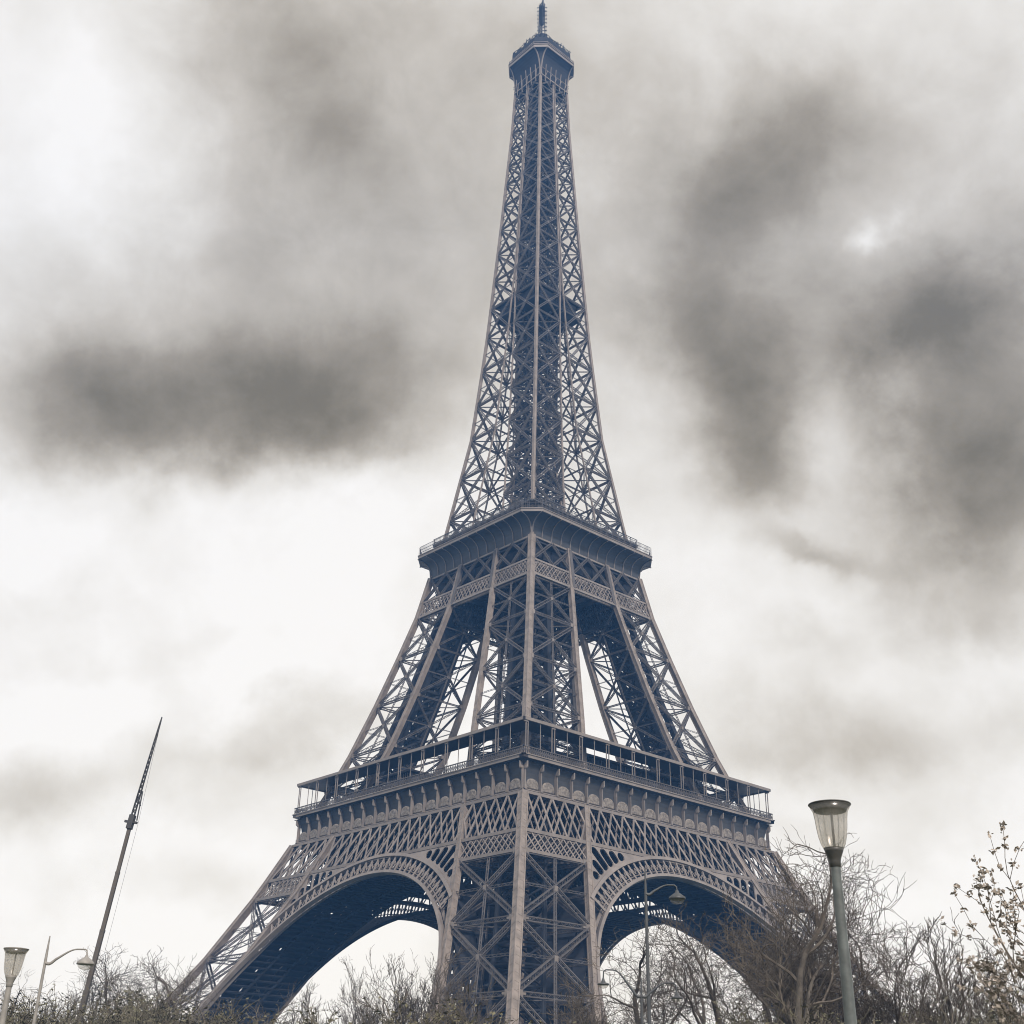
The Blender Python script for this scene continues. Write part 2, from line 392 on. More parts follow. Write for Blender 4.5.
# --- face helpers: face lies at local y = -(H(z)+n)
def FP(u, z, n=0.0): return Vector((u, -(H(z)+n), z))
NF = Vector((0, -1, -.35)).normalized()
def lattice(b, u0, u1f, z0, z1, n, cell, t, t2, hw=None, cross=1):
    """crossed bars between two levels; clipped to the trapezoid |u| < hw(z)"""
    hw = hw or (lambda z: H(z)-.5)
    W0, W1 = hw(z0), hw(z1); N = max(1, int(round((u1f-u0)/cell)))
    for i in range(N):
        ua, ub = u0+(u1f-u0)*i/N, u0+(u1f-u0)*(i+1)/N
        b.add(FP(ua*W0, z0, n), FP(ub*W1, z1, n), t, t2, NF); b.add(FP(ub*W0, z0, n), FP(ua*W1, z1, n), t, t2, NF)
def chord(b, z, n, t, h, hw=None, ext=0.0):
    w = (hw or H(z))+ext; b.add(FP(-w, z, n), FP(w, z, n), h, t, (0, -1, 0))

# --- first floor belt trusses
bt = Beams(); Z0, Z1 = 43.9, 51.0
for n, k in ((0.25, 1), (-1.0, .9)):
    N = 23
    for i in range(N):
        a, b_ = -1+2*i/N, -1+2*(i+1)/N
        for x0, x1 in ((a, b_), (b_, a)):
            bt.add(FP(x0*(H(Z0)-.6), Z0, n), FP(x1*(H(Z1)-.6), Z1, n), .36 if n > 0 else .2, .2, NF)
    chord(bt, Z0, n, .5, .55); chord(bt, Z1+.1, n, .5, .5)
belt = bt.obj('belt_truss', M_IRON, tower)
leg_belts = []
for s in (-1, 1):                     # small lattice across each leg
    bs = Beams()
    for n in (.2, -.9):
        N = 10
        for i in range(N+1):
            for off in (-2, 2):
                f0, f1 = i/N, (i+off)/N
                if not 0 <= f1 <= 1: continue
                u = lambda f, z: s*(I(z)+(W(z)-.6)*f)
                bs.add(FP(u(f0, 40.2), 40.2, n), FP(u(f1, 43.6), 43.6, n), .2, .14, NF)
        bs.add(FP(s*I(40.2), 40.2, n), FP(s*(H(40.2)-.3), 40.2, n), .5, .4, (0, -1, 0))
    leg_belts.append(bs.obj('leg_lattice_belt', M_IRON, tower))
# inner belt trusses, along the inner faces of the legs
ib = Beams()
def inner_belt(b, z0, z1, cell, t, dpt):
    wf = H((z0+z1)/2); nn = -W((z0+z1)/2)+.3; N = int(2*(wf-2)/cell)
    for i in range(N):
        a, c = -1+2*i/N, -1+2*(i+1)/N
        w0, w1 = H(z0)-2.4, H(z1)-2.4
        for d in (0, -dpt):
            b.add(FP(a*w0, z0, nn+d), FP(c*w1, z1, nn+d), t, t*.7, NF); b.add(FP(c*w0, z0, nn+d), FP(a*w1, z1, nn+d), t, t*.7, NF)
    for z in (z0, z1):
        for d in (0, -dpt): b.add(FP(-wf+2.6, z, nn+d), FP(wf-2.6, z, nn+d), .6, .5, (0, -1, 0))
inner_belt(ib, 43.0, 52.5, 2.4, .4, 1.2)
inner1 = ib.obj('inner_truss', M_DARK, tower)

# --- arch between the legs
ZC, RI, RO = 3.0, 38.0, 41.1
def AP(r, th, n=0.0): z = ZC+r*cos(th); return FP(r*sin(th), z, n)
def inside(r, th, pad=.2): z = ZC+r*cos(th); return abs(r*sin(th)) < I(z)+pad and z > 1
ar = Beams(); NT = 132
ths = [radians(-84+168*i/NT) for i in range(NT+1)]
for n in (.35, -.9):
    for r, t in ((RI, .55), (RO, .6)):
        for a, b_ in zip(ths, ths[1:]):
            if inside(r, b_, .1) and inside(r, a, .1):
                ar.add(AP(r, a, n), AP(r, b_, n), .8 if n > 0 else .4, t, (AP(r+1, a)-AP(r, a)))
    for i, (a, b_) in enumerate(zip(ths, ths[1:])):
        if not (inside(RI, a) or inside(RO, b_, 0)): continue
        if not inside(RO, a, -.1): continue
        if i % 2 == 0: ar.add(AP(RI, a, n), AP(RO, a, n), .36 if n > 0 else .15, .3, NF)
        am = (a+b_)/2
        if n > 0:
            ar.add(AP(RI+1.0, a, n), AP(RI+2.0, am, n), .12, .12, NF); ar.add(AP(RI+2.0, am, n), AP(RI+1.0, b_, n), .12, .12, NF)
            ar.add(AP(RI+.75, a, n), AP(RI+.75, b_, n), .14, .14, NF)
arch = ar.obj('arch', M_IRON, tower)
# underside of the arch: sheets between cross ribs, reaching back to the inner face of the legs
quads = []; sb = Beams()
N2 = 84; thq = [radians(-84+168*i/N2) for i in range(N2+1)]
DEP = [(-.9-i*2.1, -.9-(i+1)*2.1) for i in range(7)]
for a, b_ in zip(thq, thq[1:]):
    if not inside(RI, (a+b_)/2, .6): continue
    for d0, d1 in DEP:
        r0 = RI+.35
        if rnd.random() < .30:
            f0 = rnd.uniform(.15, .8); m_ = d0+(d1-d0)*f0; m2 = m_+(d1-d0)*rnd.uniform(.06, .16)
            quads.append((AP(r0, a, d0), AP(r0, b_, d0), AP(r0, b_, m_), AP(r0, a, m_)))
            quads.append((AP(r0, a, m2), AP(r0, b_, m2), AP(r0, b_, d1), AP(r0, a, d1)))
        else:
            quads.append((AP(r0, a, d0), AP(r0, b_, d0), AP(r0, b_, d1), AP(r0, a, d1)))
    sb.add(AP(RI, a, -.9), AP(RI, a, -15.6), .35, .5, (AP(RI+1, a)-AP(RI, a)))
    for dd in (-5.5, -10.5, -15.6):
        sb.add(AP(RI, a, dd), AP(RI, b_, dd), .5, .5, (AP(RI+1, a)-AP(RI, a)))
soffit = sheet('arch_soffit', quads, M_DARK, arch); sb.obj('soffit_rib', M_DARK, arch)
# spandrel plates with long slots
def spandrel(s):
    def pier_r(th):
        r = RO
        while r < 70:
            z = ZC+r*cos(th)
            if r*sin(th) > I(z)-.7 or z > Z0-.35: return r
            r += .05
        return r
    tA, tB = radians(3), 0
    out_top = []; th = radians(2.0); arc = []
    while True:
        z = ZC+RO*cos(th)
        if RO*sin(th) > I(z)-.3: break
        arc.append(((RO+.15)*sin(th), ZC+(RO+.15)*cos(th))); th += radians(.5)
    top = [(I(Z0)-.1, Z0-.1)]
    outline = arc + [(I(z)-.05, z) for z in np.linspace(arc[-1][1], Z0-.1, 10)] + [((RO+.15)*sin(radians(2.0)), Z0-.1)]
    if outline[0][1] > Z0-.12: outline[0] = (outline[0][0], Z0-.12)
    outline = [(x, min(z, Z0-.1)) for x, z in outline]
    holes = []
    thh = radians(13)
    while thh < th-radians(1):
        r1 = pier_r(thh)-.25; r0 = RO+.45; hw_ = .84
        if r1-r0 > .9:
            c0 = (r0+hw_*.6); c1 = max(r1-hw_, c0+.05); poly = []
            e = (sin(thh), cos(thh)); f = (cos(thh), -sin(thh))
            for i in range(9):
                a = pi*i/8; poly.append((c1*e[0]+hw_*(sin(a)*e[0]+cos(a)*f[0]), ZC+c1*e[1]+hw_*(sin(a)*e[1]+cos(a)*f[1])))
            for i in range(5):
                a = pi*i/4; poly.append((c0*e[0]-hw_*(.5*sin(a)*e[0]+cos(a)*f[0]), ZC+c0*e[1]-hw_*(.5*sin(a)*e[1]+cos(a)*f[1])))
            while c1 > c0 and not all(z < Z0-.3 and x < I(z)-.28 for x, z in poly):
                c1 -= .15; poly = []
                for i in range(9):
                    a = pi*i/8; poly.append((c1*e[0]+hw_*(sin(a)*e[0]+cos(a)*f[0]), ZC+c1*e[1]+hw_*(sin(a)*e[1]+cos(a)*f[1])))
                for i in range(5):
                    a = pi*i/4; poly.append((c0*e[0]-hw_*(.5*sin(a)*e[0]+cos(a)*f[0]), ZC+c0*e[1]-hw_*(.5*sin(a)*e[1]+cos(a)*f[1])))
            if c1 > c0-.3 and all(z < Z0-.27 and x < I(z)-.26 for x, z in poly): holes.append(poly)
        thh += radians(2.62)
    xf = lambda x, z, w: FP(s*x, z, .15+w)
    return extrude2d('spandrel_plate', outline, holes, .25, xf, M_IRON, arch)
spandrel(-1); spandrel(1)

# --- frieze of the first floor
def ring_profile(prof, cham=0.0):
    """quads of one side (of four) of a square ring; prof = [(half width, z)]; cham = corner cut"""
    q = []
    for (w0, z0), (w1, z1) in zip(prof, prof[1:]):
        c0 = cham(w0) if callable(cham) else cham; c1 = cham(w1) if callable(cham) else cham
        q.append(((-w0+c0, -w0, z0), (w0-c0, -w0, z0), (w1-c1, -w1, z1), (-w1+c1, -w1, z1)))
        if c0 or c1:
            q.append(((w0-c0, -w0, z0), (w0, -w0+c0, z0), (w1, -w1+c1, z1), (w1-c1, -w1, z1)))
    return q
fp = [(34.3, 51.35), (34.05, 52.6), (33.8, 53.2)] + [(33.8+1.4*(1-cos(t)), 53.2+3.3*sin(t)) for t in np.linspace(0, pi/2, 7)[1:]]
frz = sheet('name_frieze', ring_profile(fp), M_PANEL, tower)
fb = Beams(); BW = 34.75
def hbar(b, hw, z, t, h): b.add((-hw, -hw+t/2, z), (hw, -hw+t/2, z), h, t, (0, -1, 0))
hbar(fb, 34.8, 51.15, .8, .35); hbar(fb, 34.65, 51.75, .4, .18)
NB = 18; pl = []
for i in range(NB+1):
    u = -34.2+68.4*i/NB; kb = Beams()
    kb.add((u, -34.35, 51.7), (u, -34.35, 56.5), .16, .7, (0, -1, 0)); kb.add((u, -34.8, 55.4), (u, -34.8, 56.5), .22, .8, (0, -1, 0))
    kb.box((u, -34.8, 55.5), .36, .5, .45); kb.box((u, -34.5, 52.1), .4, .5, .7)
    kb.obj('console', M_IRON, frz)
    if i < NB:
        uc = u+68.4/NB/2; w_ = 1.45
        pts = [(uc-w_, 52.0), (uc+w_, 52.0)] + [(uc+w_*cos(a), 52.9+.95*sin(a)) for a in np.linspace(0, pi, 9)]
        pl.append(pts)
fb.obj('moulding', M_IRON, frz)
V = []; F = []
for pts in pl:
    b0 = len(V)
    c_ = (sum(p[0] for p in pts)/len(pts), 52.7)
    ring = [(x, -34.38, z) for x, z in pts]; ring2 = [(c_[0]+(x-c_[0])*.8, -34.50, c_[1]+(z-c_[1])*.8) for x, z in pts]
    V += ring+ring2+[(c_[0], -34.50, c_[1])]; n_ = len(pts)
    for i in range(n_):
        j = (i+1) % n_; F.append((b0+i, b0+j, b0+n_+j, b0+n_+i)); F.append((b0+n_+i, b0+n_+j, b0+2*n_, b0+2*n_))
me = bpy.data.meshes.new('name_cartouche'); me.from_pydata(V, [], [tuple(dict.fromkeys(f)) for f in F]); new_obj('name_cartouche', me, frz, M_PLATE)
# floor edge, deck and grid of girders below it
dk = Beams(); hbar(dk, 35.4, 57.25, 1.1, .55); hbar(dk, 35.55, 57.6, .6, .18)
edge = dk.obj('floor_edge', M_IRON, tower)
def trap(w0, w1, z, zt):   # ring quadrant slab between half widths
    a = [(-w0, -w0), (w0, -w0), (w1, -w1), (-w1, -w1)]
    lo = [(x, y, z) for x, y in a]; hi = [(x, y, zt) for x, y in a]
    return [tuple(lo), tuple(hi[::-1])] + [(lo[i], lo[(i+1) % 4], hi[(i+1) % 4], hi[i]) for i in (0, 2)]
deck1 = sheet('deck', trap(34.3, 12, 56.4, 57.0), M_DARK, tower)
dg_ = Beams()
for w_ in (31.5, 28, 24.5, 21, 17.5, 14):
    dg_.add((-w_, -w_, 54.6), (w_, -w_, 54.6), 3.2 if w_ in (28, 14, 21) else 1.4, .25, (0, -1, 0))
for i in range(-11, 12):
    u = i*2.9; 
    y1 = -max(abs(u), 12.5)
    if -33.5 < y1-1: dg_.add((u, -33.5, 54.9), (u, y1, 54.9), .22, 2.6, (0, 0, 1))
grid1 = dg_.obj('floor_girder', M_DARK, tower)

# --- gallery
rl = Beams()
for i in range(145):
    u = -35.2+70.4*i/144; rl.add((u, -35.2, 57.7), (u, -35.2, 58.9), .07, .07, (0, -1, 0))
    if i < 144:
        u2 = -35.2+70.4*(i+1)/144
        rl.add((u, -35.2, 57.75), (u2, -35.2, 58.8), .06, .05, (0, -1, 0)); rl.add((u2, -35.2, 57.75), (u, -35.2, 58.8), .06, .05, (0, -1, 0))
rl.add((-35.3, -35.2, 58.95), (35.3, -35.2, 58.95), .16, .2, (0, -1, 0))
rl.add((-35.3, -35.2, 58.3), (35.3, -35.2, 58.3), .07, .08, (0, -1, 0))
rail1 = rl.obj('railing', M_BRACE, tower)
rf = trap(35.15, 30.0, 63.75, 64.1)
roof1 = sheet('gallery_roof', rf, M_PANEL, tower)
re_ = Beams(); hbar(re_, 35.25, 63.9, .3, .55); re_.obj('roof_fascia', M_IRON, roof1)
cols = []
for i in range(10):
    u = -34.9+69.8*i/10 + (0 if i else .35)
    cb = Beams()
    for du in (-.33, .33) if i else (0, .5): cb.add((u+du, -34.95, 57.6), (u+du, -34.95, 63.7), .14, .14, (0, -1, 0))
    cb.box((u+.0, -34.95, 63.45), .9, .3, .25)
    cols.append(cb.obj('gallery_column', M_IRON, tower))
    mb = Beams(); um = u+3.49
    mb.add((um, -34.95, 57.6), (um, -34.95, 63.7), .1, .1, (0, -1, 0))
    cols.append(mb.obj('gallery_mullion', M_IRON, tower))
for parts in ([belt, *leg_belts, inner1, arch, frz, edge, deck1, grid1, rail1, roof1], cols): dup4(parts, tower)
# glazed pavilions behind the gallery (one per side, standing back from the edge)
for k, (ua, ub) in enumerate(((-13.5, 13.5), (-13.5, 13.5), (-13, 9), (-13, -5))):
    e = empty('pavilion', (0, 0, 0), k*pi/2, tower)
    pb = Beams(); pb.add((ua, -24, 60.2), (ub, -24, 60.2), 9, 5.0, (0, 0, 1)); pb.obj('pavilion_wall', M_GLASS, e)
    pm = Beams()
    for i in range(13): u = ua+(ub-ua)*i/12; pm.add((u, -28.6, 57.7), (u, -28.6, 62.7), .14, .12, (0, -1, 0))
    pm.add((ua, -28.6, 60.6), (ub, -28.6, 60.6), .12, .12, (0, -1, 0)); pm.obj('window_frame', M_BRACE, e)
    pr = Beams(); pr.add((ua-.5, -24, 63.0), (ub+.5, -24, 63.0), 10, .35, (0, 0, 1)); pr.obj('pavilion_roof', M_DARK, e)

for k, (ua, ub) in ((0, (-29, -13.6)), (3, (15, 29)), (0, (13.6, 23))):
    e = empty('kiosk', (0, 0, 0), k*pi/2, tower); kw = Beams(); kw.add((ua, -25.5, 60.1), (ub, -25.5, 60.1), 4.5, 4.8, (0, 0, 1)); kw.obj('kiosk_wall', M_GLASS, e)
    kf = Beams()
    for i in range(7): u = ua+(ub-ua)*i/6; kf.add((u, -27.9, 57.7), (u, -27.9, 62.5), .12, .12, (0, -1, 0))
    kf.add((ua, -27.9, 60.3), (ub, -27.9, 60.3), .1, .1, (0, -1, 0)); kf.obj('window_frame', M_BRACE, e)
# --- second floor
b2 = Beams()
for n in (.2, -.9):
    N = 30
    for i in range(-1, N):
        a, c = max(-1, -1+2*i/N), min(1, -1+2*(i+2)/N)
        w0, w1 = H(102)-.4, H(105.4)-.4
        b2.add(FP(a*w0, 102, n), FP(c*w1, 105.4, n), .16, .12, NF); b2.add(FP(c*w0, 102, n), FP(a*w1, 105.4, n), .16, .12, NF)
        if i % 2 == 0 and False: pass
    chord(b2, 101.9, n, .4, .45); chord(b2, 105.5, n, .35, .4)
belt2 = b2.obj('belt_truss', M_IRON, tower)
b3 = Beams()
us = [-1, -.34, .34, 1]
for i in range(3):                     # crossed braces between belt and cove
    for n in (.1,):
        a, c = us[i], us[i+1]; sub = 2 if True else 1
        for j in range(sub):
            p0, p1 = a+(c-a)*j/sub, a+(c-a)*(j+1)/sub
            A0, A1 = FP(p0*(H(105.6)-.4), 105.6, n), FP(p1*(H(105.6)-.4), 105.6, n); B0, B1 = FP(p0*(H(111.4)-.4), 111.4, n), FP(p1*(H(111.4)-.4), 111.4, n)
            b3.girder(A0, B1, .45, NF, .13, .07, .3); b3.girder(A1, B0, .45, NF, .13, .07, .3)
for u in (-.34, .34): b3.add(FP(u*H(102), 102, .2), FP(u*H(111.5), 111.5, .2), .8, .6, NF)
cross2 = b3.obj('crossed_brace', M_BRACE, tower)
i2 = Beams(); inner_belt(i2, 98.5, 104, 1.5, .22, .8); inner_belt(i2, 104, 110, 1.5, .3, .8)
for w_ in (15.5, 12, 8.5, 5): i2.add((-w_, -w_, 109.0), (w_, -w_, 109.0), 2.6, .25, (0, -1, 0))
for i in range(-6, 7):
    u = i*2.5; y1 = -max(abs(u), 3)
    if -16 < y1-1: i2.add((u, -16, 108.6), (u, y1, 108.6), .2, 2.6, (0, 0, 1)); i2.add((u, -17.5, 103.6), (u, y1*.5, 103.6), .2, 1.0, (0, 0, 1))
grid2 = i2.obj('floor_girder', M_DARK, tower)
cham2 = lambda w: max(0.0, 3.3*(w-16.8)/4.0)
prof2 = [(16.8, 111.6), (16.9, 112.2), (17.0, 113.0)] + [(17.0+3.25*(1-cos(t)), 113.0+2.6*sin(t)) for t in np.linspace(0, pi/2, 9)[1:]] + [(20.35, 115.7)]
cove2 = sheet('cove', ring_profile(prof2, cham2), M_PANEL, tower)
rb = Beams()
for i in range(13):
    f = -1+2*i/12*1.0; 
    for (w0, z0), (w1, z1) in zip(prof2, prof2[1:]):
        u0, u1 = f*(w0-cham2(w0)), f*(w1-cham2(w1)); rb.add((u0, -w0-.06, z0), (u1, -w1-.06, z1), .14, .28, (0, -1, -1))
rb.obj('cove_rib', M_IRON, cove2)
r2 = Beams(); c_ = 3.1; w_ = 20.5
def oct_bar(b, w, c, z, t, h):
    b.add((-w+c, -w+t/2, z), (w-c, -w+t/2, z), h, t, (0, -1, 0))
    p, q = Vector((w-c, -w, z)), Vector((w, -w+c, z)); nn = Vector((1, -1, 0)).normalized()
    b.add(p-nn*t/2, q-nn*t/2, h, t, nn)
oct_bar(r2, 20.45, 3.2, 116.05, .8, .62); oct_bar(r2, 20.58, 3.25, 116.45, .6, .16)
rim2 = r2.obj('platform_rim', M_IRON, tower)
m2 = Beams(); hbar(m2, 16.95, 111.5, .5, .4); mold2 = m2.obj('moulding', M_IRON, tower)
rr = Beams()
for i in range(90):
    u = -17.4+34.8*i/89; rr.add((u, -20.2, 116.4), (u, -20.2, 118.6), .06, .06, (0, -1, 0))
for z in (117.2, 117.9, 118.7): oct_bar(rr, 20.25, 3.1, z, .08, .08)
for i in range(11): p = Vector((17.1+3.1*i/10, -20.2+3.1*i/10, 0)); rr.add(p+Vector((0, 0, 116.4)), p+Vector((0, 0, 118.6)), .06, .06, (0, -1, 0))
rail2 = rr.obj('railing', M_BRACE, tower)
deck2 = sheet('deck', trap(18.8, 2.8, 115.6, 116.0)+trap(16.7, 2.8, 110.6, 111.0), M_DARK, tower)
up2 = Beams()
up2.add((-15, -16.4, 118.0), (15, -16.4, 118.0), .3, 3.4, (0, 0, 1)); up2.add((-16.5, -15.6, 120.0), (16.5, -15.6, 120.0), 3, .3, (0, 0, 1))
for i in range(17): u = -16+2*i; up2.add((u, -17.0, 116.4), (u, -17.0, 121.4), .12, .12, (0, -1, 0))
up2.add((-16.4, -17, 121.4), (16.4, -17, 121.4), .12, .12, (0, -1, 0)); up2.add((-16.4, -17, 120.4), (16.4, -17, 120.4), .1, .1, (0, -1, 0))
upper2 = up2.obj('upper_gallery', M_PANEL, tower)
dup4([belt2, cross2, grid2, cove2, rim2, mold2, rail2, deck2, upper2], tower)

# --- third platform
prof3 = [(5.1, 261.8), (5.3, 263.5)] + [(5.3+2.5*(1-cos(t)), 263.5+7.3*sin(t)) for t in np.linspace(0, pi/2, 9)[1:]]
cham3 = lambda w: max(0.0, 2.7*(w-5.1)/2.7)
cove3 = sheet('cove', ring_profile(prof3, cham3), M_DARK, tower)
cr = Beams()
for f in (-1, 1):
    for (w0, z0), (w1, z1) in zip(prof3, prof3[1:]):
        cr.add((f*(w0-cham3(w0)), -w0-.05, z0), (f*(w1-cham3(w1)), -w1-.05, z1), .28, .3, (0, -1, -.5))
cr.obj('cove_rib', M_IRON, cove3)
for f in (-.6, -.2, .2, .6): pass
sp_ = Beams()
for i in range(5):
    f = -.7+1.4*i/4
    sp_.add((f*5.3, -5.55, 260.5), (f*5.6, -6.1, 267.0-abs(f)*1.0), .16, .16, (0, -1, 0))
    sp_.add((f*5.3, -5.5, 262+(i % 2)), (f*5.3+.6, -5.9, 264.5), .12, .12, (0, -1, 0))
sp_.add((-5.2, -5.5, 262.2), (5.2, -5.5, 262.2), .3, .3, (0, -1, 0)); sp_.add((-5.4, -5.8, 264.6), (5.4, -5.8, 264.6), .12, .12, (0, -1, 0))
brk3 = sp_.obj('bracket_strut', M_IRON, tower)
r3 = Beams()
oct_bar(r3, 7.95, 2.75, 271.1, .5, .62); oct_bar(r3, 8.05, 2.8, 271.95, .3, .2); oct_bar(r3, 7.9, 2.7, 271.55, .3, .2); oct_bar(r3, 7.95, 2.75, 272.7, .16, .16)
for i in range(12):
    u = -5+10*i/11; r3.add((u, -7.85, 271), (u, -7.85, 273.2), .1, .1, (0, -1, 0))
rim3 = r3.obj('platform_rim', M_IRON, tower)
deck3 = sheet('deck', trap(6.3, .01, 271.0, 271.3), M_DARK, tower)
cg = Beams()
for zc_, t_ in ((273.8, .5), (274.6, .5), (275.3, .7)): oct_bar(cg, 7.2, 2.6, zc_, t_, .75)
for i in range(16):
    u = -4.6+9.2*i/15; hgt = rnd.uniform(.5, 1.9); tk_ = rnd.uniform(.14, .3); cg.add((u, -6.9+rnd.uniform(-.2, .9), 275.3), (u+rnd.uniform(-.4, .4), -6.9+rnd.uniform(-.3, .9), 275.9+hgt), tk_, tk_, (0, -1, 0)); cg.box((u+.2, -6.9, 276.2+hgt*.5), .7, .12, .12)
for i in range(5):
    u = -4.6+2.3*i; cg.box((u, -6.4, 276.2), .8, .7, rnd.uniform(.8, 1.8))
for i in range(4):
    u = -3+2*i; cg.box((u, -4.4, 278.2), .8, .7, rnd.uniform(1.0, 2.4))
cage3 = cg.obj('observation_cabin', M_DARK, tower)
dup4([cove3, brk3, rim3, deck3, cage3], tower)
top = Beams()
top.box((0, 0, 276.4), 7.6, 7.6, 2.2); top.box((0, 0, 278.6), 4.8, 4.8, 2.4); top.box((0, 0, 282.0), 3.0, 3.0, 5.0)
for i in range(80):
    a = rnd.uniform(0, 2*pi); r = rnd.uniform(1.2, 4.9); z = 285-r*1.75
    top.add((r*cos(a), r*sin(a), z-1.5), (r*cos(a)*1.1, r*sin(a)*1.1, z+rnd.uniform(.4, 1.6)), rnd.uniform(.12, .3), rnd.uniform(.12, .3), (1, 0, 0))
top.obj('lantern', M_DARK, tower)
lathe('dome', [(0.01, 286.2), (.7, 286.0), (1.2, 285.3), (1.3, 284.4), (1.4, 282.5)], M_DARK, tower, 20)
mast = empty('antenna_mast', (0, 0, 284), 0, tower)
ms = Beams()
for a, b in ((-1, -1), (1, -1), (1, 1), (-1, 1)): ms.add((a*.7, b*.7, 0), (a*.45, b*.45, 15), .2, .2, (1, 0, 0))
for j in range(12):
    z = 1.2*j; ms.add((-.7, -.7, z), (.7, -.7, z+1.2), .15, .15); ms.add((.7, .7, z), (-.7, .7, z+1.2), .15, .15); ms.add((-.7, .7, z), (-.7, -.7, z+1.2), .15, .15); ms.add((.7, -.7, z), (.7, .7, z+1.2), .15, .15)
ms.box((0, 0, 10), .8, .8, 8.0); ms.obj('mast_frame', M_DARK, mast)
for j in range(8):
    dp = Beams(); z = 2.0+1.6*j
    for k in range(4):
        c, s = cos(k*pi/2+pi/4), sin(k*pi/2+pi/4)
        dp.add((c*.4, s*.4, z), (c*1.35, s*1.35, z+.1), .16, .16); dp.add((c*1.35, s*1.35, z-.2), (c*1.35, s*1.35, z+.35), .16, .16, (1, 0, 0))
    dp.obj('dipole_arm', M_DARK, mast)
tube('mast_pole', [(.3, 0, 15), (.3, 0, 30)], [.22, .14], M_DARK, mast)

# ------------------------------------------------------------------ ground
def disc_ground():
    V = []; F = []; N = 48; S = 440.0
    for j in range(N+1):
        for i in range(N+1):
            V.append((-300+600*i/N, -320+440*j/N, 0))
    for j in range(N):
        for i in range(N): k = j*(N+1)+i; F.append((k, k+1, k+N+2, k+N+1))
    return tag(new_obj('ground', mesh_np('ground', V, F), None, M_GRASS), kind='structure')
disc_ground()
tag(sheet('path', [((-60, -256, .004), (60, -256, .004), (60, -246, .004), (-60, -246, .004))], M_PATH), kind='structure')

# ------------------------------------------------------------------ lamps
def bowl_lamp(loc, hgt, label, lean=0.0, M_LAMP=M_LAMP, M_LAMPDK=M_LAMPDK):
    """park lamp with a tulip-shaped glass on a tapered post"""
    t = empty('park_lamp', loc); tag(t, label, 'street lamp', 'tulip glass lamps on posts')
    t.rotation_euler[1] = lean
    hb = hgt-1.02
    lathe('post', [(.19, 0), (.19, .5), (.15, .6), (.125, 1.0), (.085, hb-.10)], M_LAMP, t, 20)
    col = lathe('collar', [(.088, hb-.22), (.104, hb-.21), (.104, hb-.12), (.112, hb-.08), (.135, hb-.01), (.165, hb+.06), (.185, hb+.125), (.0, hb+.13)], M_LAMPDK, t, 24)
    prof = [(.18, hb+.11), (.225, hb+.20), (.262, hb+.34), (.285, hb+.50), (.30, hb+.66), (.32, hb+.79), (.385, hb+.905), (.375, hb+.905), (.31, hb+.79), (.29, hb+.66), (.275, hb+.50), (.252, hb+.34), (.215, hb+.20), (.17, hb+.11)]
    bw = lathe('glass_bowl', prof, M_BOWL, t, 40)
    fl = Beams()
    for i in range(14):
        a = 2*pi*i/14
        ps = [(r*1.006, z) for r, z in prof[:6]]
        for (r0, z0), (r1, z1) in zip(ps, ps[1:]):
            fl.add((r0*cos(a), r0*sin(a), z0), (r1*cos(a), r1*sin(a), z1), .004, .003, (cos(a), sin(a), 0))
    fl.obj('glass_rib', M_LAMP, bw)
    lathe('cap', [(.0, hb+.79), (.26, hb+.79), (.295, hb+.80), (.32, hb+.86), (.37, hb+.905), (.398, hb+.925), (.392, hb+.94), (.30, hb+.955), (.15, hb+.97), (0, hb+.975)], M_LAMPDK, t, 40)
    tube('lamp_tube', [(0.02, 0, hb+.1), (0.02, 0, hb+.77)], .022, M_LAMPDK, t)
    return t
def stand(px, py, dist):
    p = at_depth(px, py, dist); return (p.x, p.y, 0), p.z
loc, hz = stand(829, 800, 23.5)
bowl_lamp(loc, hz, 'largest tulip glass lamp on a green post, in front of bare trees')
loc, hz = stand(17, 946, 44.0)
bowl_lamp(loc, hz, 'small pale tulip glass lamp at the far left edge, left of the arm lamp', 0, M_PALE, M_PALE)

def arm_lamp(loc, hgt, arms, label, k=1.0, M_STEEL=M_STEEL):
    """steel street lamp: thin pole, curved arms, hanging dish heads; arms = [(dx, dz of arm root, reach, rise, head radius)]"""
    t = empty('arm_street_lamp', loc); tag(t, label, 'street lamp', 'steel lamps with curved arms')
    tube('pole', [(0, 0, 0), (0, 0, 1.2), (0, 0, hgt*.9), (0, 0, hgt)], [.14*k, .11*k, .07*k, .03*k], M_STEEL, t, 12)
    for sgn, z0, reach, rise, drop, hr in arms:
        n = 18; pts = []
        for i in range(n+1):
            f = i/n; x = sgn*reach*f; z = z0+rise*(.5-.5*cos(pi*min(1, f*1.25)))
            if f < .25: z -= .12*reach*sin(pi*f/.25)*.4
            pts.append((x, 0, z))
        pts += [(sgn*(reach+.08), 0, z0+rise-.06), (sgn*(reach+.1), 0, z0+rise-drop)]
        tube('arm', pts, [.085*k*(1-.55*min(1, i/12)) for i in range(len(pts))], M_STEEL, t, 8)
        hx, hz_ = sgn*(reach+.1), z0+rise-drop
        hd = lathe('lamp_head', [(0.01, .02), (.07*k, 0), (.10*k, -.08), (hr*.55, -.16), (hr*.95, -hr*.75), (hr, -hr*.95), (hr*.97, -hr), (0.0, -hr*.99)], M_STEEL, t, 24, (hx, 0, hz_))
        lathe('lamp_glass', [(hr*.86, -hr*1.0), (hr*.8, -hr*1.25), (hr*.5, -hr*1.5), (0, -hr*1.6)], M_BOWL, hd, 24, (hx, 0, hz_))
    return t
loc, hz = stand(50, 936, 62.0)
